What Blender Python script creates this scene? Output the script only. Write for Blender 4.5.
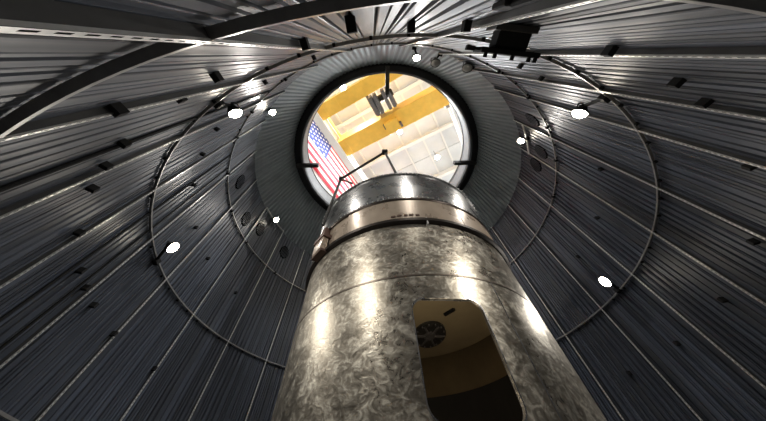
import bpy, bmesh, math, random
from math import sin, cos, pi, radians as rad, sqrt
from mathutils import Matrix, Vector
random.seed(7)
S = bpy.context.scene
C = S.collection
for o in list(bpy.data.objects):
    bpy.data.objects.remove(o)

# ------------------------------------------------------------ camera
R = 6.0                                   # inner radius of the chamber at the rail faces (m)
CAM = Vector((-0.6144, -5.811, 1.30))
cd = bpy.data.cameras.new('camera'); cam = bpy.data.objects.new('camera', cd); C.objects.link(cam)
F, ZX, ZY, CX, CY = 207.83, 372.2, 53.41, 374.0, 160.0
z = Vector(((ZX-CX)/F, -(ZY-CY)/F, 1.0)).normalized()
fw = (Vector((0, 0, 1)) - z*z.z).normalized()
rt = fw.cross(z)
if rt.x < 0: rt = -rt
mx = Matrix(((rt.x, rt.y, -rt.z), (fw.x, fw.y, -fw.z), (z.x, z.y, -z.z))).to_4x4()
cam.matrix_world = Matrix.Translation(CAM) @ mx
cd.sensor_fit = 'HORIZONTAL'; cd.sensor_width = 36.0
cd.lens = F/766*36.0
cd.shift_x = (383-CX)/766; cd.shift_y = (CY-210.5)/766
cd.clip_start = 0.01; cd.clip_end = 200
S.camera = cam

# ------------------------------------------------------------ world, exposure
w = bpy.data.worlds.new('world'); S.world = w; w.use_nodes = True
w.node_tree.nodes['Background'].inputs[0].default_value = (0.5, 0.55, 0.62, 1)
w.node_tree.nodes['Background'].inputs[1].default_value = 0.02
S.view_settings.view_transform = 'Standard'
S.view_settings.look = 'None'
S.view_settings.exposure = 0.0
S.view_settings.gamma = 1.0
S.view_settings.use_curve_mapping = False
P_FLOOD = 185.0        # watts of each flood lamp in the chamber
P_BAY = 5300.0         # watts of each high bay lamp

# ------------------------------------------------------------ helpers
def pol(r, az, zz, c=(0, 0)):
    a = rad(az)
    return Vector((c[0]+r*sin(a), c[1]+r*cos(a), zz))

def obj(name, bm, m, parent=None, smooth=False, angle=None):
    me = bpy.data.meshes.new(name)
    if isinstance(bm, bmesh.types.BMesh):
        bm.to_mesh(me); bm.free()
    else:
        me = bm
    if m is not None and not me.materials: me.materials.append(m)
    if smooth:
        for p in me.polygons: p.use_smooth = True
    o = bpy.data.objects.new(name, me); C.objects.link(o)
    if parent is not None: o.parent = parent
    return o

def tag(o, label=None, cat=None, group=None, kind=None):
    if label: o['label'] = label
    if cat: o['category'] = cat
    if group: o['group'] = group
    if kind: o['kind'] = kind
    return o

def thing(name, label, cat, loc=(0, 0, 0), rotz=0, group=None):
    o = bpy.data.objects.new(name, None); C.objects.link(o)
    o.empty_display_size = 0.1
    o.location = loc; o.rotation_euler = (0, 0, rotz)
    return tag(o, label, cat, group)

def quad(bm, *ps):
    return bm.faces.new([bm.verts.new(p) for p in ps])

def box(bm, lo, hi, M=None):
    x0, y0, z0 = lo; x1, y1, z1 = hi
    v = [bm.verts.new(((M @ Vector(p)) if M else p)) for p in
         ((x0,y0,z0),(x1,y0,z0),(x1,y1,z0),(x0,y1,z0),(x0,y0,z1),(x1,y0,z1),(x1,y1,z1),(x0,y1,z1))]
    for f in ((3,2,1,0),(4,5,6,7),(0,1,5,4),(1,2,6,5),(2,3,7,6),(3,0,4,7)):
        bm.faces.new([v[i] for i in f])

def bevel(bm, off, seg=2):
    bmesh.ops.bevel(bm, geom=bm.edges[:], offset=off, segments=seg, affect='EDGES', profile=0.5)

def tube(bm, a, b, r0, r1=None, n=12, caps=True):
    a = Vector(a); b = Vector(b); r1 = r0 if r1 is None else r1
    d = (b-a).normalized()
    u = d.orthogonal().normalized(); v = d.cross(u)
    A = [bm.verts.new(a+(u*cos(2*pi*i/n)+v*sin(2*pi*i/n))*r0) for i in range(n)]
    B = [bm.verts.new(b+(u*cos(2*pi*i/n)+v*sin(2*pi*i/n))*r1) for i in range(n)]
    for i in range(n):
        j = (i+1) % n
        bm.faces.new((A[i], A[j], B[j], B[i]))
    if caps:
        bm.faces.new(A[::-1]); bm.faces.new(B)

def polytube(bm, pts, r, n=10):
    pts = [Vector(p) for p in pts]
    rings = []
    u = None
    for i, p in enumerate(pts):
        d = (pts[min(i+1, len(pts)-1)] - pts[max(i-1, 0)]).normalized()
        u = d.orthogonal().normalized() if u is None else (u - d*u.dot(d)).normalized()
        v = d.cross(u)
        rings.append([bm.verts.new(p+(u*cos(2*pi*k/n)+v*sin(2*pi*k/n))*r) for k in range(n)])
    for A, B in zip(rings, rings[1:]):
        for k in range(n):
            j = (k+1) % n
            bm.faces.new((A[k], A[j], B[j], B[k]))
    bm.faces.new(rings[0][::-1]); bm.faces.new(rings[-1])

def revolve(bm, prof, n=192, c=(0, 0), az0=0.0, az1=360.0, closed=True):
    """prof: closed (r, z) loop (or an open one) swept round the vertical through c"""
    full = abs(az1-az0-360) < 1e-6
    m = n if full else n+1
    rows = [[bm.verts.new(pol(r, az0+(az1-az0)*i/n, zz, c)) for r, zz in prof] for i in range(m)]
    k = len(prof)
    for i in range(n):
        A, B = rows[i], rows[(i+1) % m]
        for j in range(k if closed else k-1):
            bm.faces.new((A[j], B[j], B[(j+1) % k], A[(j+1) % k]))
    if not full and closed:
        bm.faces.new(rows[0]); bm.faces.new(rows[-1][::-1])
    bmesh.ops.recalc_face_normals(bm, faces=bm.faces[:])

# ------------------------------------------------------------ materials
def mat(name, col, rough=0.5, metal=0.0, emit=None, var=0.0, scale=6.0, rvar=0.0, bump=0.0, stretch=(1, 1, 1), rand=0.0, bdist=0.01, distort=0.0):
    m = bpy.data.materials.new(name); m.use_nodes = True
    nt = m.node_tree; b = nt.nodes['Principled BSDF']
    b.inputs['Base Color'].default_value = (*col, 1)
    b.inputs['Roughness'].default_value = rough
    b.inputs['Metallic'].default_value = metal
    if emit:
        b.inputs['Emission Color'].default_value = (*emit[0], 1)
        b.inputs['Emission Strength'].default_value = emit[1]
    if var or rvar or bump or rand:
        tc = nt.nodes.new('ShaderNodeTexCoord'); mp = nt.nodes.new('ShaderNodeMapping')
        mp.inputs['Scale'].default_value = stretch
        nt.links.new(tc.outputs['Object'], mp.inputs['Vector'])
        nz = nt.nodes.new('ShaderNodeTexNoise'); nz.inputs['Scale'].default_value = scale
        nz.inputs['Detail'].default_value = 6; nz.inputs['Roughness'].default_value = 0.6
        nz.inputs['Distortion'].default_value = distort
        nt.links.new(mp.outputs[0], nz.inputs['Vector'])
        fac = nz.outputs['Fac']
        if var or rand:
            mr = nt.nodes.new('ShaderNodeMapRange')
            mr.inputs['From Min'].default_value = 0.3; mr.inputs['From Max'].default_value = 0.7
            mr.inputs['To Min'].default_value = 1-var; mr.inputs['To Max'].default_value = 1+var
            nt.links.new(fac, mr.inputs['Value'])
            val = mr.outputs[0]
            if rand:
                oi = nt.nodes.new('ShaderNodeObjectInfo')
                m2 = nt.nodes.new('ShaderNodeMapRange')
                m2.inputs['To Min'].default_value = 1-rand; m2.inputs['To Max'].default_value = 1+rand
                nt.links.new(oi.outputs['Random'], m2.inputs['Value'])
                mu = nt.nodes.new('ShaderNodeMath'); mu.operation = 'MULTIPLY'
                nt.links.new(val, mu.inputs[0]); nt.links.new(m2.outputs[0], mu.inputs[1])
                val = mu.outputs[0]
            vm = nt.nodes.new('ShaderNodeVectorMath'); vm.operation = 'SCALE'
            vm.inputs[0].default_value = col
            nt.links.new(val, vm.inputs['Scale'])
            nt.links.new(vm.outputs[0], b.inputs['Base Color'])
        if rvar:
            m3 = nt.nodes.new('ShaderNodeMapRange')
            m3.inputs['From Min'].default_value = 0.3; m3.inputs['From Max'].default_value = 0.7
            m3.inputs['To Min'].default_value = max(0.02, rough-rvar); m3.inputs['To Max'].default_value = min(1, rough+rvar)
            nt.links.new(fac, m3.inputs['Value']); nt.links.new(m3.outputs[0], b.inputs['Roughness'])
        if bump:
            bp = nt.nodes.new('ShaderNodeBump'); bp.inputs['Strength'].default_value = bump
            bp.inputs['Distance'].default_value = bdist
            nt.links.new(fac, bp.inputs['Height']); nt.links.new(bp.outputs[0], b.inputs['Normal'])
    return m

M = {}
M['panel'] = mat('wall panel steel', (0.027, 0.033, 0.047), 0.48, 0.10, var=0.40, scale=1.6, rvar=0.12, stretch=(6, 6, 0.5), rand=0.45, bump=0.15, bdist=0.004)
M['panel'].node_tree.nodes['Principled BSDF'].inputs['Specular IOR Level'].default_value = 1.0
M['backing'] = mat('dark backing', (0.012, 0.012, 0.014), 0.8)
M['galv'] = mat('galvanised channel', (0.74, 0.73, 0.70), 0.36, 0.55, var=0.18, scale=9)
M['railside'] = mat('rail side dark', (0.055, 0.055, 0.055), 0.5, 0.2, var=0.3, scale=5)  # rail sides, darker than the bright slotted faces
M['hoop'] = mat('hoop steel', (0.30, 0.29, 0.275), 0.36, 0.6, var=0.2, scale=9)
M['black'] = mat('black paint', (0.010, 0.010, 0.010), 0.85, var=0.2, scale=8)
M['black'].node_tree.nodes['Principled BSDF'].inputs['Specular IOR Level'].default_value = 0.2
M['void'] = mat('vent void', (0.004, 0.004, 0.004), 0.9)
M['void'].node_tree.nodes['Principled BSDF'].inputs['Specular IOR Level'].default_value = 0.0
M['darkmetal'] = mat('dark steel', (0.06, 0.058, 0.055), 0.45, 0.5, var=0.25, scale=8)
M['cone'] = mat('dome cladding', (0.30, 0.33, 0.335), 0.45, 0.2, var=0.12, scale=2.0, rvar=0.1)
M['concrete'] = mat('concrete', (0.62, 0.61, 0.58), 0.85, var=0.2, scale=3)
M['ring'] = mat('opening flange', (0.006, 0.0062, 0.007), 0.6, 0.0, var=0.2)
M['upstand'] = mat('opening upstand', (0.11, 0.115, 0.12), 0.45, 0.3, var=0.2)
M['white'] = mat('white paint', (0.80, 0.79, 0.76), 0.6, var=0.06, scale=0.8)
M['deck'] = mat('roof deck', (0.69, 0.70, 0.71), 0.65, var=0.06, scale=0.6, rand=0.06)
M['beam'] = mat('white beam', (0.83, 0.82, 0.79), 0.55)
M['yellow'] = mat('crane yellow', (0.95, 0.55, 0.08), 0.5, var=0.08, scale=1.5)
M['grey'] = mat('grey machine paint', (0.16, 0.15, 0.15), 0.5, 0.3, var=0.2)
M['red'] = mat('flag red', (0.62, 0.03, 0.06), 0.8)
M['cloth'] = mat('flag white', (0.82, 0.80, 0.78), 0.8)
M['blue'] = mat('flag blue', (0.03, 0.06, 0.26), 0.8)
M['beige'] = mat('beige coated panel', (0.37, 0.305, 0.24), 0.30, 0.30, var=0.15, scale=2.5, rvar=0.08)
M['topsteel'] = mat('dark polished steel', (0.42, 0.42, 0.42), 0.28, 0.95, var=0.12, scale=1.6, rvar=0.06, stretch=(1, 1, 1.6))
M['brown'] = mat('brown bracket', (0.10, 0.055, 0.04), 0.6, 0.2)
M['cavity'] = mat('dark liner', (0.010, 0.009, 0.008), 0.8)
M['inner'] = mat('interior wall', (0.17, 0.13, 0.075), 0.75, var=0.15, scale=2)
M['innertop'] = mat('interior ceiling', (0.34, 0.27, 0.16), 0.75, var=0.08, scale=2)
M['lampglass'] = mat('flood lamp glass', (1, 1, 1), 0.4, emit=((1.0, 0.90, 0.74), 60.0))
M['bayglass'] = mat('bay lamp glass', (1, 1, 1), 0.4, emit=((0.97, 0.98, 1.0), 40.0))
M['offglass'] = mat('unlit lamp glass', (0.35, 0.35, 0.33), 0.15)

def shell_material():
    m = bpy.data.materials.new('swirl ground stainless'); m.use_nodes = True
    nt = m.node_tree; b = nt.nodes['Principled BSDF']
    b.inputs['Metallic'].default_value = 0.92
    tc = nt.nodes.new('ShaderNodeTexCoord')
    def noise(scale, detail, dist, rough=0.6, stretch=(1, 1, 1)):
        mp = nt.nodes.new('ShaderNodeMapping'); mp.inputs['Scale'].default_value = stretch
        nt.links.new(tc.outputs['Object'], mp.inputs['Vector'])
        n = nt.nodes.new('ShaderNodeTexNoise'); n.inputs['Scale'].default_value = scale
        n.inputs['Detail'].default_value = detail; n.inputs['Distortion'].default_value = dist
        n.inputs['Roughness'].default_value = rough
        nt.links.new(mp.outputs[0], n.inputs['Vector'])
        return n.outputs['Fac']
    def mr(src, lo, hi, a=0.3, c=0.7):
        r = nt.nodes.new('ShaderNodeMapRange')
        for k, v in (('From Min', a), ('From Max', c), ('To Min', lo), ('To Max', hi)): r.inputs[k].default_value = v
        nt.links.new(src, r.inputs['Value']); return r.outputs[0]
    n1 = noise(2.8, 5, 1.6, stretch=(1, 1, 1.4))
    n2 = noise(8.0, 3, 2.2, stretch=(0.8, 0.8, 1.2))
    n3 = noise(0.8, 3, 0.6)
    add = nt.nodes.new('ShaderNodeMath'); add.operation = 'ADD'
    nt.links.new(mr(n1, 0, 0.5), add.inputs[0]); nt.links.new(mr(n2, 0, 0.5), add.inputs[1])
    cr = nt.nodes.new('ShaderNodeValToRGB')
    e = cr.color_ramp.elements
    e[0].color = (0.27, 0.24, 0.19, 1); e[0].position = 0.10
    e[1].color = (0.74, 0.70, 0.60, 1); e[1].position = 0.88
    k = e.new(0.52); k.color = (0.40, 0.365, 0.30, 1)
    nt.links.new(add.outputs[0], cr.inputs[0])
    nt.links.new(cr.outputs[0], b.inputs['Base Color'])
    ad2 = nt.nodes.new('ShaderNodeMath'); ad2.operation = 'ADD'
    nt.links.new(mr(add.outputs[0], 0.30, 0.44), ad2.inputs[0]); nt.links.new(mr(n3, -0.06, 0.08), ad2.inputs[1])
    nt.links.new(ad2.outputs[0], b.inputs['Roughness'])
    bp = nt.nodes.new('ShaderNodeBump'); bp.inputs['Strength'].default_value = 0.28; bp.inputs['Distance'].default_value = 0.008
    nt.links.new(add.outputs[0], bp.inputs['Height']); nt.links.new(bp.outputs[0], b.inputs['Normal'])
    return m
M['shell'] = shell_material()

# ============================================================ SETTING: building
BA = rad(28.0)
SD = Vector((sin(BA), cos(BA), 0)); ND = Vector((cos(BA), -sin(BA), 0))
def bay(n, s, h):           # building axes measured from the camera stand, metres
    return Vector((CAM.x, CAM.y, CAM.z)) + (ND*n + SD*s)*R + Vector((0, 0, h*R))
BM = Matrix((( ND.x, SD.x, 0, CAM.x), (ND.y, SD.y, 0, CAM.y), (0, 0, 1, CAM.z), (0, 0, 0, 1)))
def bbox(bm, n0, n1, s0, s1, h0, h1):
    box(bm, (n0*R, s0*R, h0*R), (n1*R, s1*R, h1*R), BM)

fl = bmesh.new(); bbox(fl, -1.56, 2.6, -2.6, 5.2, -0.2600, -0.2250)
tag(obj('floor', fl, M['concrete']), kind='structure')
bm = bmesh.new(); revolve(bm, [(0.0, -0.05), (6.10, -0.05), (6.10, 0.02), (0.0, 0.02)], 96); bmesh.ops.remove_doubles(bm, verts=bm.verts[:], dist=1e-5)
tag(obj('floor', bm, mat('chamber floor', (0.05, 0.05, 0.05), 0.7, var=0.2)), kind='structure')
HR = 4.30                     # underside of the roof deck above the camera, in R
for nm, (a, b_, c, d), in (('wall_left', (-1.56, -1.50, -2.6, 5.2)), ('wall_right', (2.55, 2.6, -2.6, 5.2)), ('wall_front', (-1.5, 2.55, 5.14, 5.2)), ('wall_back', (-1.5, 2.55, -2.6, -2.54))):
    bm = bmesh.new(); bbox(bm, a, b_, c, d, -0.2167, HR)
    wo = tag(obj(nm, bm, M['white']), kind='structure')
    if nm == 'wall_left':
        for k in range(14):                      # horizontal cladding boards behind the flag
            bm = bmesh.new(); h0 = 1.45 + k*0.2
            bbox(bm, -1.5, -1.494, -2.5, 5.1, h0+0.006, h0+0.194)
            obj('cladding_board', bm, M['white'], wo)
roof = bmesh.new(); bbox(roof, -1.56, 2.6, -2.6, 5.2, HR+0.02, HR+0.06)
roof = tag(obj('ceiling', roof, M['white']), kind='structure')
S_BEAMS = [-2.40, -1.32, -0.23, 0.85, 1.94, 3.02, 4.10]
N_PURL = [-1.21, -0.74, -0.27, 0.16, 0.56, 1.0, 1.45, 1.9, 2.35]
for s in S_BEAMS:
    bm = bmesh.new()
    bbox(bm, -1.5, 2.55, s-0.012, s+0.012, HR-0.14, HR)
    bbox(bm, -1.5, 2.55, s-0.035, s+0.035, HR-0.155, HR-0.14)
    obj('roof_beam', bm, M['beam'], roof)
for n in N_PURL:
    bm = bmesh.new()
    bbox(bm, n-0.018, n+0.018, -2.5, 5.1, HR-0.045, HR)
    obj('purlin', bm, M['beam'], roof)
ne = [-1.5]+N_PURL+[2.55]; se = [-2.54]+S_BEAMS+[5.14]
for i in range(len(ne)-1):
    for j in range(len(se)-1):
        for (s0, s1) in ((se[j], (se[j]+se[j+1])/2), ((se[j]+se[j+1])/2, se[j+1])):
            bm = bmesh.new()
            bbox(bm, ne[i]+0.006, ne[i+1]-0.006, s0+0.006, s1-0.006, HR, HR+0.018)
            obj('roof_panel', bm, M['deck'], roof)

# ============================================================ SETTING: chamber wall
RW = 6.060; ZT = 9.40
bm = bmesh.new(); revolve(bm, [(6.105, 0.0), (6.105, ZT), (6.20, ZT), (6.20, 0.0)], 240)
wall = tag(obj('wall_round', bm, M['backing']), kind='structure')
NP = 240; PW = 360.0/NP
def plank_mesh(prof):
    bm = bmesh.new()
    cols = [[bm.verts.new(pol(RW+d, (f-0.5)*PW, zz)) for f, d in prof] for zz in (0.0, ZT)]
    for i in range(len(prof)-1):
        bm.faces.new((cols[0][i], cols[0][i+1], cols[1][i+1], cols[1][i]))
    me = bpy.data.meshes.new('panel'); bm.to_mesh(me); bm.free(); me.materials.append(M['panel']); return me
PLANKS = [plank_mesh(p) for p in (
    [(0.03, .042), (0.07, .004), (0.12, 0), (0.86, 0), (0.92, .005), (0.95, .042)],
    [(0.03, .042), (0.07, .004), (0.10, 0), (0.44, 0), (0.46, .026), (0.52, .026), (0.54, 0), (0.88, 0), (0.92, .005), (0.95, .042)],
    [(0.08, .042), (0.13, .004), (0.16, 0), (0.64, 0), (0.66, .030), (0.73, .030), (0.75, 0.006), (0.84, 0.006), (0.86, .042)],
    [(0.03, .042), (0.06, .010), (0.10, .007), (0.30, .007), (0.32, .022), (0.38, .022), (0.40, 0), (0.80, 0), (0.83, .042)])]
for i in range(NP):
    o = obj('panel', random.choice(PLANKS), None, wall)
    o.rotation_euler = (0, 0, -rad(i*PW + 0.3))

# slotted rails bolted on the wall
RAILS = [177, 163.5, 150.5, 139.5, 124.0, 110.9, 96.3, 81.3, 66.3, 51.0, 36, 20, 4, -12, -28, -49.7, -65.6, -81.7, -97.4, -111.6, -125.9, -139.8, -155.0, -167.6]
def rail_mesh():
    bm = bmesh.new(); hw = 0.018; sl = 0.0065; z0, z1 = 0.05, 9.38; pitch = 0.053; D = 0.058
    # face: two strips and the bridges between the slots; y outwards, x tangential
    quad(bm, (-hw, 0, z0), (-sl, 0, z0), (-sl, 0, z1), (-hw, 0, z1))
    quad(bm, (sl, 0, z0), (hw, 0, z0), (hw, 0, z1), (sl, 0, z1))
    zz = z0
    while zz < z1:
        e = min(zz+0.024, z1)
        quad(bm, (-sl, 0, zz), (sl, 0, zz), (sl, 0, e), (-sl, 0, e))
        zz += pitch
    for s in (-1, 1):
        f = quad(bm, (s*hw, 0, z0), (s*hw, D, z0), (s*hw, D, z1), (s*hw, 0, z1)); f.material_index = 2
        quad(bm, (s*hw, 0.012, z0), (s*(hw+0.004), 0.0, z0), (s*(hw+0.004), 0.0, z1), (s*hw, 0.012, z1))
    quad(bm, (-hw, 0, z0), (hw, 0, z0), (hw, D, z0), (-hw, D, z0))
    quad(bm, (-hw, 0, z1), (hw, 0, z1), (hw, D, z1), (-hw, D, z1))
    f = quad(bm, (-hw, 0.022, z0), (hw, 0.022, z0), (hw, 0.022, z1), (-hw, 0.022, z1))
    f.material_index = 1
    me = bpy.data.meshes.new('rail'); bm.to_mesh(me); bm.free()
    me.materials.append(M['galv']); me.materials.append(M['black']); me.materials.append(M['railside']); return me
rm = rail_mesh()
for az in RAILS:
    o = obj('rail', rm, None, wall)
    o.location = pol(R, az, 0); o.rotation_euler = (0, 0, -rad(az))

# small dark panel clips, in rows
def clip_mesh():
    bm = bmesh.new(); box(bm, (-0.032, -0.085, -0.035), (0.032, 0.03, 0.035)); me = bpy.data.meshes.new('clip'); bm.to_mesh(me); bm.free(); me.materials.append(M['black']); return me
cm_ = clip_mesh()
CLIPS = []
for h, azs in ((0.365, (-154.6, -159.2, -145.3, -140.9, -136.3, -126.8, -117.6, -112.9, -107.7, -97.8, -82.1, -168.2, -177.5, 177.8, 164.4, 156.1, 151.6, 138.6, 122, 106, 90, 75)),
               (0.26, (-172.9, -155.3)), (0.76, (151.6, 156.9, 139, 121, 104, 88, -118, -136, -128, -103, -90, -72, -152, -163, 168)),
               (1.02, (-136, -126, -150, 128, 140, 152, 115, -112, -96, -80, -60, 100))):
    CLIPS += [(h, a) for a in azs]
for h, a in CLIPS:
    o = obj('clip', cm_, None, wall); o.location = pol(RW, a, CAM.z+h*R); o.rotation_euler = (0, 0, -rad(a))

# round louvred vents high on the wall
for k, (a, h) in enumerate(((-103.3, 1.155), (-87.0, 1.118), (-77.4, 1.186), (-59.6, 1.210), (114.5, 1.145), (107.2, 1.197), (128, 1.14))):
    bm = bmesh.new()
    Mv = Matrix.Translation(pol(RW-0.012, a, CAM.z+h*R)) @ Matrix.Rotation(-rad(a), 4, 'Z')
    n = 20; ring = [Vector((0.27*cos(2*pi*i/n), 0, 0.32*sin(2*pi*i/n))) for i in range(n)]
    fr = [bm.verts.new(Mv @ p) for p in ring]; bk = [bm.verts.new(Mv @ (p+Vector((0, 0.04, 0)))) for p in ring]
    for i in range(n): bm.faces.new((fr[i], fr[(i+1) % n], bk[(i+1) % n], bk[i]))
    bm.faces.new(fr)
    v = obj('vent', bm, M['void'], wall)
    for q in range(6):
        x = -0.19+q*0.076; hh = 0.30*sqrt(max(0.05, 1-(x/0.25)**2))*0.93
        bs = bmesh.new(); box(bs, (x-0.008, -0.02, -hh), (x+0.008, 0, hh), Mv)
        obj('slat', bs, M['panel'], v)

# ------------------------------------------------------------ cone roof of the chamber with its round opening
OC = (0.018, -0.692); OZ = CAM.z+1.62*R; OR = 0.7840*R
bm = bmesh.new(); n = 720; rows = []
for i in range(n):
    a = 360.0*i/n; d = Vector((0, 0, (0.0, 0.0, 0.075, 0.075)[i % 4]))
    b0 = pol(6.19, a, ZT-0.03); b1 = pol(6.12, a, ZT-0.03); tp = pol(OR-0.02, a, OZ, OC)
    rows.append([bm.verts.new(b0), bm.verts.new(b1+d), bm.verts.new(b1.lerp(tp, 0.15)+d), bm.verts.new(tp+d)])
for i in range(n):
    A, B = rows[i], rows[(i+1) % n]
    for k in range(3): bm.faces.new((A[k], B[k], B[k+1], A[k+1]))
cone = tag(obj('ceiling', bm, M['cone']), kind='structure')
# outer skin, so that the high bay only shines in through the opening
bm = bmesh.new()
for i in range(180):
    a0, a1 = 2*i, 2*i+2
    quad(bm, pol(6.22, a0, ZT), pol(6.22, a1, ZT), pol(OR, a1, OZ+0.10, OC), pol(OR, a0, OZ+0.10, OC))
obj('outer_skin', bm, M['concrete'], cone)

# ------------------------------------------------------------ opening flange
op = thing('opening_flange', 'black ring flange with grey upstand around the round roof opening', 'flange', (OC[0], OC[1], OZ))
bm = bmesh.new(); revolve(bm, [(OR+0.05, -0.05), (OR-0.05, -0.12), (OR-0.28, -0.12), (OR-0.36, -0.04), (OR-0.36, 0.05), (OR+0.05, 0.05)], 160)
obj('ring', bm, M['ring'], op)
bm = bmesh.new(); revolve(bm, [(OR-0.36, 0.05), (OR-0.375, 0.08), (OR-0.375, 0.80), (OR-0.30, 0.80), (OR-0.30, 0.05)], 160)
obj('upstand', bm, M['upstand'], op, smooth=False)
bm = bmesh.new(); revolve(bm, [(OR-0.40, 0.80), (OR-0.40, 0.86), (OR-0.26, 0.86), (OR-0.26, 0.80)], 160); obj('top_lip', bm, M['darkmetal'], op)
for az in (-90, 90, 180):
    bm = bmesh.new()
    Ms = Matrix.Rotation(-rad(az), 4, 'Z')
    box(bm, (-0.085, OR-1.20, -0.20), (0.085, OR-0.05, -0.12), Ms)
    box(bm, (-0.03, OR-1.20, -0.28), (0.03, OR-0.05, -0.20), Ms)
    box(bm, (-0.085, OR-1.20, -0.32), (0.085, OR-0.05, -0.28), Ms)
    obj('stop_arm', bm, M['darkmetal'], op)

# ------------------------------------------------------------ hoops
HOOPS = ((2.285, 'lowest flat steel hoop running overhead close behind the near wall rails'), (4.658, 'middle steel hoop circling the wall, holding the lower flood lamps'), (7.409, 'upper steel hoop circling the wall below the vents'))
def bracket_mesh():
    bm = bmesh.new(); box(bm, (-0.02, 0.0, -0.028), (0.02, 0.055, 0.040))
    me = bpy.data.meshes.new('bracket'); bm.to_mesh(me); bm.free(); me.materials.append(M['black']); return me
bk_m = bracket_mesh()
for hz, lab in HOOPS:
    t = thing('wall_hoop', lab, 'hoop', (0, 0, hz), 0, 'steel hoops around the chamber wall')
    bm = bmesh.new(); revolve(bm, [(R+0.006, 0), (R+0.052, 0), (R+0.052, 0.010), (R+0.016, 0.010), (R+0.016, 0.030), (R+0.006, 0.030)], 240)
    obj('band', bm, M['hoop'], t)
    for i in range(72 if hz > 3 else 0):
        a = i*5+1.0
        o = obj('bracket', bk_m, None, t); o.location = pol(R+0.01, a, -0.005); o.rotation_euler = (0, 0, -rad(a))

# ------------------------------------------------------------ test article
AC = (0.219, -0.027); RA = 2.606
Z1 = CAM.z+0.553*R; Z2 = CAM.z+0.670*R; Z3 = CAM.z+0.865*R; ZS = CAM.z+0.355*R
ta = thing('test_article', 'tall cylindrical metal test article with mottled steel skin and rounded hatch opening', 'test article', (AC[0], AC[1], 0))
def apol(r, t, zz):         # t: degrees from the side that faces the camera stand, + to the right
    return Vector((r*sin(rad(t)), -r*cos(rad(t)), zz))
bm = bmesh.new(); revolve(bm, [(RA-0.03, 0), (RA, 0), (RA, Z1), (RA-0.03, Z1)], 288)
shell = obj('lower_shell', bm, M['shell'], ta)
# the hatch, cut through
T0, T1, H0, H1 = -7.2, 15.0, CAM.z+0.103*R, CAM.z+0.2935*R
def rounded(t0, t1, z0, z1, rr, n=8):
    k = math.degrees(rr/RA); out = []
    for (ct, cz, a0) in ((t1-k, z1-rr, 0), (t0+k, z1-rr, 90), (t0+k, z0+rr, 180), (t1-k, z0+rr, 270)):
        for i in range(n+1):
            a = rad(a0+90*i/n); out.append((ct+k*cos(a), cz+rr*sin(a)))
    return out
loop = rounded(T0, T1, H0, H1, 0.15)
bm = bmesh.new()
A = [bm.verts.new(apol(RA-0.3, t, zz)) for t, zz in loop]; B = [bm.verts.new(apol(RA+0.3, t, zz)) for t, zz in loop]
for i in range(len(loop)):
    j = (i+1) % len(loop); bm.faces.new((A[i], A[j], B[j], B[i]))
bm.faces.new(A[::-1]); bm.faces.new(B)
bmesh.ops.recalc_face_normals(bm, faces=bm.faces[:])
cut = obj('cutter', bm, None, ta)
md = shell.modifiers.new('hatch', 'BOOLEAN'); md.operation = 'DIFFERENCE'; md.object = cut; md.solver = 'EXACT'
bpy.context.view_layer.update()
dg = bpy.context.evaluated_depsgraph_get()
nm_ = bpy.data.meshes.new_from_object(shell.evaluated_get(dg))
shell.modifiers.clear(); shell.data = nm_
bpy.data.objects.remove(cut)
# rim lip of the hatch
bm = bmesh.new()
l2 = rounded(T0-0.35, T1+0.35, H0-0.016, H1+0.016, 0.165)
for r0 in (RA+0.006,):
    A = [bm.verts.new(apol(r0, t, zz)) for t, zz in loop]; B = [bm.verts.new(apol(r0, t, zz)) for t, zz in l2]
    D = [bm.verts.new(apol(RA-0.04, t, zz)) for t, zz in loop]; E2 = [bm.verts.new(apol(RA-0.001, t, zz)) for t, zz in l2]
    for i in range(len(loop)):
        j = (i+1) % len(loop)
        bm.faces.new((A[i], A[j], B[j], B[i])); bm.faces.new((A[i], D[i], D[j], A[j])); bm.faces.new((B[i], B[j], E2[j], E2[i]))
obj('hatch_lip', bm, M['topsteel'], ta)
# interior
bm = bmesh.new(); revolve(bm, [(2.52, 0.2), (2.52, 4.16), (2.50, 4.16), (2.50, 0.2)], 96)
# only the far part is seen; leave the side with the hatch open
bmesh.ops.delete(bm, geom=[f for f in bm.faces if f.calc_center_median().y < -1.9], context='FACES')
obj('inner_wall', bm, M['inner'], ta, smooth=True)
bm = bmesh.new(); revolve(bm, [(0.001, 4.14), (2.49, 4.14), (2.49, 4.18), (0.001, 4.18)], 96)
ic = obj('inner_ceiling', bm, M['innertop'], ta)
PC = Vector((0.58, 0.98, 4.14))
def oval(bm):      # the port is an oval plate, longer towards the back
    for v in bm.verts: v.co.y = PC.y+(v.co.y-PC.y)*1.55
    return bm
bm = bmesh.new()
tube(bm, PC, PC+Vector((0, 0, -0.05)), 0.43, 0.43, 28)
port = obj('port_plate', oval(bm), M['darkmetal'], ic)
bm = bmesh.new(); tube(bm, PC+Vector((0, 0, -0.05)), PC+Vector((0, 0, -0.07)), 0.16, 0.13, 16)
for k in range(6):
    a = k*pi/3; box(bm, (0.12, -0.022, -0.075), (0.36, 0.022, -0.05), Matrix.Translation(PC) @ Matrix.Rotation(a, 4, 'Z'))
obj('port_fitting', oval(bm), M['grey'], ic)
bm = bmesh.new()
for k in range(14):
    a = 2*pi*k/14; q = PC+Vector((0.385*cos(a), 0.385*sin(a), -0.05)); tube(bm, q, q+Vector((0, 0, -0.025)), 0.022, n=6)
tag(obj('port_bolt', oval(bm), M['grey'], ic), kind='stuff')
bm = bmesh.new(); box(bm, (-0.16, -0.035, 4.09), (0.16, 0.035, 4.14), Matrix.Translation((0.95, -0.12, 0)) @ Matrix.Rotation(rad(-50), 4, 'Z')); obj('ceiling_clip', bm, M['black'], ic)
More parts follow.
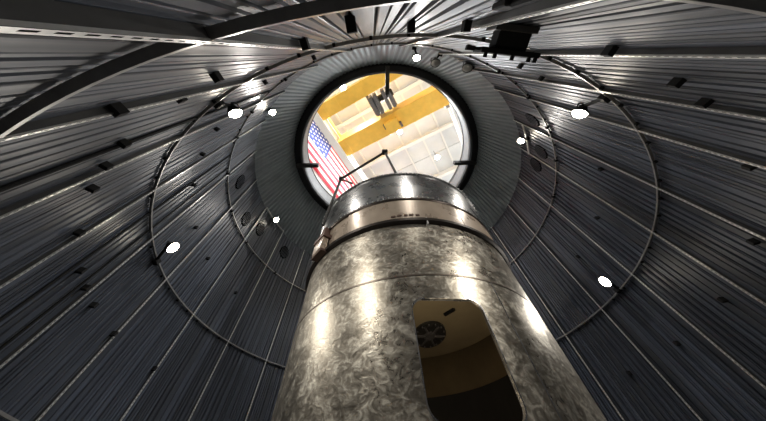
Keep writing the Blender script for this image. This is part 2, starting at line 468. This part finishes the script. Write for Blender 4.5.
bm = bmesh.new(); revolve(bm, [(2.49, 0.2), (2.49, CAM.z+0.335*R), (2.40, CAM.z+0.335*R), (2.40, 0.2)], 96)
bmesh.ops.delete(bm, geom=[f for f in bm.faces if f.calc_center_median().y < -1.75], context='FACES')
obj('inner_dark_ring', bm, M['cavity'], ta)  # dark ring round the lower part of the inner wall
bm = bmesh.new(); revolve(bm, [(0.001, 0.18), (2.55, 0.18), (2.55, 0.22), (0.001, 0.22)], 64); obj('inner_floor', bm, M['cavity'], ta)
# unseen lamp added below the hatch, only to light the interior
wl = thing('added_fill_lamp', 'small added fill lamp inside the metal test article, out of sight below the hatch', 'lamp', (AC[0], AC[1]-2.30, 1.70))
bm = bmesh.new(); box(bm, (-0.20, -0.10, -0.06), (0.20, 0.06, 0.02)); bevel(bm, 0.01, 1); obj('housing', bm, M['black'], wl)
bm = bmesh.new(); box(bm, (-0.17, -0.07, 0.02), (0.17, 0.04, 0.03)); obj('lens', bm, M['lampglass'], wl)
l = bpy.data.lights.new('added_fill', 'POINT'); l.energy = 70; l.color = (1.0, 0.84, 0.62); l.shadow_soft_size = 0.1
lo = bpy.data.objects.new('added_fill_light', l); C.objects.link(lo); lo.parent = wl; lo.location = (0, 0, 0.15)
# welds
bm = bmesh.new(); revolve(bm, [(RA-0.005, ZS-0.022), (RA+0.007, ZS-0.012), (RA+0.007, ZS+0.012), (RA-0.005, ZS+0.022)], 192)
obj('weld_seam', bm, mat('weld steel', (0.20, 0.17, 0.14), 0.4, 0.9), ta)
for t, z0, z1 in ((24, 0, ZS), (-62, 0, ZS), (52, ZS, Z1)):
    bm = bmesh.new(); box(bm, (-0.010, -RA-0.005, z0), (0.010, -RA+0.01, z1), Matrix.Rotation(rad(t), 4, 'Z'))
    obj('weld_line', bm, M['topsteel'], ta)
# dark lip between skin and beige band
bm = bmesh.new(); revolve(bm, [(RA-0.02, Z1-0.08), (RA+0.03, Z1-0.075), (RA+0.085, Z1-0.04), (RA+0.085, Z1+0.03), (RA+0.04, Z1+0.055), (RA-0.02, Z1+0.055)], 240)
obj('lower_lip', bm, mat('lip steel', (0.05, 0.042, 0.036), 0.4, 0.8), ta)
# beige access panels
edges = [-98, -34.5, 26, 86, 146, 206, 262]
for i, (a, b_) in enumerate(zip(edges, edges[1:])):
    bm = bmesh.new()
    out = 0.03 if i else 0.0
    revolve(bm, [(RA-0.03, Z1+0.05), (RA+0.005+out, Z1+0.05), (RA+0.005+out, Z2-0.01), (RA-0.03, Z2-0.01)], 40, az0=180-(b_-0.25), az1=180-(a+0.25))
    obj('access_panel', bm, M['beige'], ta)
bm = bmesh.new(); revolve(bm, [(RA-0.06, Z1), (RA-0.03, Z1), (RA-0.03, Z2), (RA-0.06, Z2)], 120); obj('band_core', bm, M['black'], ta)
# fittings on a panel
for t, zz, w_ in ((-9.5, Z1+0.14, 0.05), (-6.5, Z1+0.155, 0.05), (-3.5, Z1+0.15, 0.04), (-1.0, Z1+0.16, 0.05), (2.0, Z1+0.15, 0.04)):
    bm = bmesh.new(); box(bm, (-w_, -RA-0.055, zz-0.02), (w_, -RA-0.02, zz+0.02), Matrix.Rotation(rad(t), 4, 'Z')); obj('latch', bm, M['brown'], ta)
bm = bmesh.new(); box(bm, (-0.015, -RA-0.075, Z1-0.13), (0.015, -RA, Z1+0.05), Matrix.Rotation(rad(5.5), 4, 'Z')); obj('tab', bm, M['galv'], ta)
# upper shell
bm = bmesh.new(); revolve(bm, [(RA-0.02, Z2-0.02), (RA+0.05, Z2-0.02), (RA+0.065, Z2), (RA+0.065, Z2+0.035), (RA+0.04, Z2+0.05), (RA-0.02, Z2+0.05)], 240)
obj('upper_lip', bm, mat('upper lip steel', (0.06, 0.05, 0.045), 0.35, 0.9), ta)
bm = bmesh.new(); revolve(bm, [(RA-0.03, Z2+0.04), (RA+0.03, Z2+0.04), (RA+0.05, Z3-0.06), (RA+0.09, Z3-0.05), (RA+0.09, Z3), (RA-0.03, Z3)], 240)
obj('upper_shell', bm, M['topsteel'], ta)
bm = bmesh.new(); revolve(bm, [(0.001, Z3-0.30), (RA-0.03, Z3-0.30), (RA-0.03, Z3-0.26), (0.001, Z3-0.26)], 96); obj('top_deck', bm, M['darkmetal'], ta)
bm = bmesh.new()
for k in range(120):
    t = k*3.0; tube(bm, apol(RA+0.085, t, Z3-0.028), apol(RA+0.115, t, Z3-0.028), 0.017, n=6)
    tube(bm, apol(RA+0.03, t+1.5, Z2+0.10), apol(RA+0.056, t+1.5, Z2+0.10), 0.014, n=6)
tag(obj('bolt', bm, M['galv'], ta), kind='stuff')
# side bracket and box at the left shoulder
Ml = Matrix.Rotation(rad(-52), 4, 'Z')
bm = bmesh.new(); box(bm, (-0.20, -RA-0.20, Z1-0.02), (0.20, -RA-0.04, Z1+0.32), Ml); bevel(bm, 0.015, 1); obj('side_box', bm, M['beige'], ta)
bm = bmesh.new(); box(bm, (-0.24, -RA-0.22, Z1+0.32), (0.24, -RA, Z1+0.42), Ml); 
obj('side_bracket', bm, M['brown'], ta)
bm = bmesh.new(); box(bm, (-0.06, -RA-0.16, Z1+0.42), (0.10, -RA, Z1+0.72), Ml); obj('side_post', bm, M['brown'], ta)
bm = bmesh.new(); box(bm, (-0.22, -RA-0.18, Z1-0.07), (0.22, -RA, Z1-0.02), Ml); obj('side_shelf', bm, M['brown'], ta)

# pipe frame standing up from the rim
dv = thing('pipe_frame', 'thin dark pipe frame rising from the left rim of the metal test article', 'frame', (AC[0], AC[1], 0))
def rel(x, y, h): return Vector((x*R, y*R, CAM.z+h*R))
J = rel(-0.327, -0.335, 1.0); AP = rel(-0.0735, -0.4385, 1.125); EN = rel(-0.03, -0.437, 0.868); LOW = rel(-0.375, -0.275, 0.705)
bm = bmesh.new(); tube(bm, LOW, J, 0.045, n=12); obj('post', bm, M['darkmetal'], dv)
bm = bmesh.new(); tube(bm, J, AP, 0.045, n=12); obj('arm', bm, M['darkmetal'], dv)
bm = bmesh.new(); tube(bm, AP, EN, 0.04, n=12); obj('leg', bm, M['darkmetal'], dv)
bm = bmesh.new(); tube(bm, J, rel(-0.255, -0.365, 0.905), 0.035, n=12); obj('brace', bm, M['brown'], dv)
bm = bmesh.new(); box(bm, (-0.10, -0.08, -0.09), (0.10, 0.08, 0.09), Matrix.Translation(AP)); bevel(bm, 0.02, 1); obj('head_block', bm, M['black'], dv)
bm = bmesh.new(); box(bm, (-0.07, -0.07, -0.07), (0.07, 0.07, 0.07), Matrix.Translation(J)); bevel(bm, 0.015, 1); obj('elbow', bm, M['black'], dv)

# ------------------------------------------------------------ black equipment panel by the rails overhead
PA = 173.5
eq = thing('equipment_box', 'black equipment box with a wide front flange on the near wall, top of the photo', 'equipment', pol(RW, PA, CAM.z+0.36*R), -rad(PA))
bm = bmesh.new(); box(bm, (-0.15, -0.20, 0.0), (0.15, -0.004, 0.13)); bevel(bm, 0.008, 1); obj('body', bm, M['black'], eq)
bm = bmesh.new(); box(bm, (-0.19, -0.060, -0.015), (0.20, -0.004, 0.18)); bevel(bm, 0.006, 1); obj('back_plate', bm, M['darkmetal'], eq)
bm = bmesh.new(); box(bm, (-0.29, -0.245, -0.015), (0.27, -0.20, 0.18)); bevel(bm, 0.006, 1); obj('front_flange', bm, M['black'], eq)
for x in (-0.26, -0.20, -0.04, 0.13, 0.22):
    bm = bmesh.new(); tube(bm, (x, -0.245, 0.0), (x, -0.285, 0.0), 0.018, n=8); obj('bolt', bm, M['black'], eq)
bm = bmesh.new(); box(bm, (0.32, -0.24, 0.02), (0.40, -0.20, 0.06)); box(bm, (0.26, -0.23, 0.03), (0.33, -0.21, 0.05)); obj('lug', bm, M['black'], eq)
cq = thing('junction_box', 'small black junction box and conduit left of the black equipment box, top edge', 'junction box', pol(RW, 178.8, CAM.z+0.22*R), -rad(178.8))
bm = bmesh.new(); box(bm, (-0.05, -0.04, 0.0), (0.05, -0.004, 0.14)); bevel(bm, 0.008, 1); obj('body', bm, M['black'], cq)
bm = bmesh.new(); tube(bm, (0.0, -0.03, -0.55), (0.0, -0.03, 0.0), 0.022, n=8); obj('conduit', bm, M['black'], cq)

# ------------------------------------------------------------ thin black conduits running up the wall
for a, lab in ((-119.3, 'black conduit running up the left wall between two rails, below the left flood lamp'), (-144.6, 'black conduit running up the left wall at the left edge, upper of the three'), (-114.2, 'black conduit running up the lower left wall, beside a bright rail')):
    bm = bmesh.new(); tube(bm, (0, 0, 0.0), (0, 0, 7.35), 0.020, n=8)
    o = obj('wall_conduit', bm, M['black']); o.location = pol(RW-0.024, a, 0.0)
    tag(o, lab, 'conduit', 'black conduits on the left wall')

# ------------------------------------------------------------ flood lamps
def flood(px, h, mount_az, mount_h, label, lit=True, size=1.0, bar=None):
    """head at px (r, az in R and degrees), height h above the camera stand"""
    r, az = px
    head = pol(r*R, az, CAM.z+h*R)
    t = thing('flood_lamp', label, 'lamp', head, 0, 'flood lamps on the chamber wall')
    aim = (Vector((0.0, -0.9, 2.2)) - head).normalized()
    q = aim.to_track_quat('Z', 'Y').to_matrix().to_4x4()
    s = size*0.8
    bm = bmesh.new()                                  # housing: a stepped bowl round the local z axis
    prof = [(0.02, -0.20), (0.07, -0.20), (0.085, -0.14), (0.125, -0.06), (0.15, 0.0), (0.165, 0.005), (0.165, 0.035), (0.145, 0.035), (0.14, 0.012), (0.02, -0.03)]
    revolve(bm, [(a*s, b*s) for a, b in prof], 28); bmesh.ops.transform(bm, matrix=q, verts=bm.verts[:])
    obj('housing', bm, M['black'] if lit else M['darkmetal'], t)
    bm = bmesh.new(); revolve(bm, [(0.001, 0.016*s), (0.14*s, 0.016*s), (0.138*s, 0.035*s), (0.11*s, 0.070*s), (0.06*s, 0.092*s), (0.001, 0.098*s)], 28); bmesh.ops.transform(bm, matrix=q, verts=bm.verts[:])
    obj('lens', bm, M['lampglass'] if lit else M['offglass'], t)
    mt = pol(RW-0.04, mount_az, CAM.z+mount_h*R) - head
    back = q @ Vector((0, 0, -0.19*s))
    bm = bmesh.new(); tube(bm, back, mt, 0.032, n=10); obj('arm', bm, M['black'], t)
    bm = bmesh.new(); Mm = Matrix.Translation(mt) @ Matrix.Rotation(-rad(mount_az), 4, 'Z')
    box(bm, (-0.07, -0.07, -0.06), (0.07, 0.030, 0.06), Mm); bevel(bm, 0.010, 1); obj('mount_box', bm, M['black'], t)
    bm = bmesh.new()
    for sg in (-1, 1):
        polytube(bm, [q @ Vector((sg*0.168*s, 0, 0.01)), q @ Vector((sg*0.168*s, 0, -0.15*s)), q @ Vector((sg*0.05*s, 0, -0.24*s))], 0.013, 6)
    obj('yoke', bm, M['darkmetal'], t)
    if bar:
        a0, a1 = bar
        bm = bmesh.new(); pts = [pol(R-0.02, a0+(a1-a0)*k/8, CAM.z+mount_h*R)-head for k in range(9)]
        polytube(bm, pts, 0.03, 6); obj('cross_bar', bm, M['galv'], t)
    if lit:
        l = bpy.data.lights.new('flood', 'SPOT'); l.energy = P_FLOOD; l.color = (1.0, 0.95, 0.88); l.shadow_soft_size = 0.12; l.spot_size = rad(135); l.spot_blend = 0.7
        lo = bpy.data.objects.new('flood_light', l); C.objects.link(lo); lo.parent = t; lo.location = aim*0.15; lo.rotation_euler = (-aim).to_track_quat('Z', 'Y').to_euler()
    return t
flood((0.970, -147.0), 0.640, -148.5, 0.575, 'lit flood lamp on middle hoop at upper left, the largest glow left of opening')
flood((0.978, -132.0), 1.285, -131.0, 1.330, 'small lit flood lamp just left of the roof opening')
flood((0.955, 170.9), 1.320, 172.0, 1.350, 'lit flood lamp above the roof opening, beside two unlit lamps')
flood((0.962, 145.6), 0.640, 148.3, 0.572, 'lit flood lamp on a black arm at upper right wall')
flood((0.972, 117.2), 1.265, 118.0, 1.245, 'lit flood lamp close to the right of the roof opening', bar=(124.0, 110.9))
flood((0.930, 92.4), 0.575, 89.5, 0.565, 'lit flood lamp low on the right wall, right of the test article')
flood((0.945, -109.0), 0.572, -104.5, 0.555, 'lit flood lamp at mid left wall, on the middle hoop')
flood((0.955, -75.0), 1.315, -73.5, 1.345, 'lit flood lamp at the top of wall left of the test article', bar=(-81.7, -65.6))
flood((0.952, 164.2), 1.310, 163.0, 1.350, 'unlit dark flood lamp above opening, nearer the lit lamp', lit=False, size=1.25)
flood((0.985, 154.9), 1.240, 153.0, 1.270, 'unlit dark flood lamp right of the other unlit lamp, above opening', lit=False, size=1.3)

# ============================================================ HIGH BAY: crane, flag, lamps
for n, lab in ((-1.10, 'white crane runway beam beside the wall flag, left of the crane'), (0.70, 'white crane runway beam at the right end of the yellow crane')):
    bm = bmesh.new()
    bbox(bm, n-0.055, n+0.055, -2.5, 5.1, 2.93, 2.95); bbox(bm, n-0.012, n+0.012, -2.5, 5.1, 2.95, 3.17); bbox(bm, n-0.045, n+0.045, -2.5, 5.1, 3.17, 3.19)
    t = thing('runway_beam', lab, 'beam', bay(n, 0, 2.93))
    o = obj('girder', bm, M['beam'], t); o.matrix_parent_inverse = Matrix.Translation(-t.location)
    bm = bmesh.new(); bbox(bm, n-0.012, n+0.012, -2.5, 5.1, 3.19, 3.205); o = obj('rail', bm, M['grey'], t); o.matrix_parent_inverse = Matrix.Translation(-t.location)
cr = thing('bridge_crane', 'yellow double girder bridge crane with grey trolley above the roof opening', 'crane', bay(-0.2, 0.7, 3.0))
def cpart(name, bm, m, parent=None):
    o = obj(name, bm, m, parent or cr)
    if parent is None: o.matrix_parent_inverse = Matrix.Translation(-cr.location)
    return o
for s0, s1 in ((0.815, 1.095), (0.215, 0.425)):
    bm = bmesh.new(); bbox(bm, -1.07, 0.66, s0, s1, 3.0, 3.30); g = cpart('girder', bm, M['yellow'])
    bm = bmesh.new()
    for k in range(8):
        n = -0.95+k*0.215; bbox(bm, n-0.005, n+0.005, s0-0.006, s1+0.006, 2.994, 3.29)
    tag(cpart('stiffener', bm, M['yellow'], g), kind='stuff')
for n in (-1.10, 0.70):
    bm = bmesh.new(); bbox(bm, n-0.05, n+0.05, 0.15, 1.16, 3.215, 3.30); cpart('end_truck', bm, M['yellow'])
    for s in (0.25, 1.05):
        bm = bmesh.new(); q = bay(n, s, 3.235); tube(bm, q-ND*0.12, q+ND*0.12, 0.18, n=18); cpart('wheel', bm, M['grey'])
bm = bmesh.new(); bbox(bm, 0.60, 0.655, 1.10, 1.15, 3.03, 3.20); bbox(bm, 0.615, 0.65, 0.82, 0.90, 2.96, 3.0); cpart('control_box', bm, M['grey'])
bm = bmesh.new(); bbox(bm, -0.40, 0.04, 0.30, 0.36, 3.32, 3.38); bbox(bm, -0.40, 0.04, 0.90, 0.96, 3.32, 3.38); bbox(bm, -0.38, -0.34, 0.30, 0.96, 3.30, 3.38); bbox(bm, -0.04, 0.0, 0.30, 0.96, 3.30, 3.38)
cpart('trolley_frame', bm, M['grey'])
for n0 in (-0.335, -0.265, -0.135, -0.065):
    bm = bmesh.new(); bbox(bm, n0, n0+0.048, 0.475, 0.765, 3.02, 3.26); o = cpart('trolley_slab', bm, M['grey'])
bm = bmesh.new(); q0 = bay(-0.34, 0.60, 3.29); tube(bm, q0, q0+ND*0.36*R, 0.33, n=24); cpart('hoist_drum', bm, M['darkmetal'])
bm = bmesh.new(); bbox(bm, -0.30, -0.10, 0.885, 1.05, 2.90, 3.0); cpart('hook_block', bm, M['yellow'])
bm = bmesh.new(); bbox(bm, -0.32, -0.29, 0.90, 0.98, 2.96, 3.0); bbox(bm, -0.09, -0.06, 0.98, 1.06, 2.96, 3.0); cpart('sheave', bm, M['grey'])

# flag on the left wall
fg = thing('flag', 'very large american flag hanging flat on the high white wall', 'flag', bay(-1.49, 0.15, 2.66))
FH, FS0, FB = 1.135, 0.17, 2.665; FL = 2.15
def fpart(name, bm, m, parent=None):
    o = obj(name, bm, m, parent or fg)
    if parent is None: o.matrix_parent_inverse = Matrix.Translation(-fg.location)
    return o
for k in range(13):
    h1 = FB+FH-k*FH/13; h0 = h1-FH/13; s0 = FS0+(0.86 if k < 7 else 0)
    bm = bmesh.new(); bbox(bm, -1.488, -1.484, s0, FS0+FL, h0, h1); fpart('stripe', bm, M['red'] if k % 2 == 0 else M['cloth'])
bm = bmesh.new(); bbox(bm, -1.488, -1.484, FS0, FS0+0.86, FB+FH*6/13, FB+FH); ct = fpart('canton', bm, M['blue'])
bm = bmesh.new(); ch, cw = FH*7/13, 0.86
for r_ in range(9):
    for c_ in range(6 if r_ % 2 == 0 else 5):
        hs = FB+FH-ch*(r_+1)/10; ss = FS0+cw*((2*c_+1) if r_ % 2 == 0 else (2*c_+2))/12
        pts = []
        for i in range(10):
            rr = 0.035 if i % 2 == 0 else 0.0134; a = pi*i/5
            pts.append(bay(-1.4836, ss+rr*sin(a), hs+rr*cos(a)))
        bm.faces.new([bm.verts.new(p) for p in pts])
tag(fpart('star', bm, M['cloth'], ct), kind='stuff')

# high bay lamps; the last six are unseen, added to light the hall
for (n, s, lab) in ((-0.734, 0.220, 'high bay lamp at the upper left edge of the opening, left of upper girder'), (-0.69, 1.36, 'high bay lamp behind the lower yellow girder, left of the hook block'), (-0.20, 1.50, 'high bay lamp just below the hook block'), (0.26, 2.41, 'high bay lamp right of the pipe frame, above the metal rim'),
    (1.75, 0.22, 'added unseen hall light beyond the right crane runway, near the crane'), (1.75, 1.50, 'added unseen hall light beyond the right crane runway, over the middle of the hall'), (1.75, 3.6, 'added unseen hall light beyond the right crane runway, towards the far end wall'), (-0.70, 3.9, 'added unseen hall light at the far end, hidden by the metal test article'), (-0.70, -1.5, 'added unseen hall light behind the chamber, near the back wall'), (1.75, -1.5, 'added unseen hall light in the back right corner of the hall')):
    h = 3.98; q = bay(n, s, h)
    t = thing('bay_lamp', lab, 'lamp', q, 0, 'high bay lamps')
    bm = bmesh.new(); revolve(bm, [(0.06, 0.40), (0.12, 0.40), (0.18, 0.30), (0.34, 0.0), (0.36, 0.0), (0.36, 0.02), (0.30, 0.14), (0.06, 0.30)], 28); obj('shade', bm, M['upstand'], t)
    bm = bmesh.new(); revolve(bm, [(0.001, -0.06), (0.20, -0.03), (0.32, 0.02), (0.001, 0.06)], 24); obj('lens', bm, M['bayglass'], t)
    bm = bmesh.new(); tube(bm, (0, 0, 0.38), (0, 0, (HR-h)*R), 0.03, n=8); obj('stem', bm, M['grey'], t)
    l = bpy.data.lights.new('bay', 'SPOT'); l.energy = P_BAY; l.color = (0.96, 0.98, 1.0); l.shadow_soft_size = 0.32; l.spot_size = rad(155); l.spot_blend = 0.5
    lo = bpy.data.objects.new('bay_light', l); C.objects.link(lo); lo.parent = t; lo.location = (0, 0, -0.12)
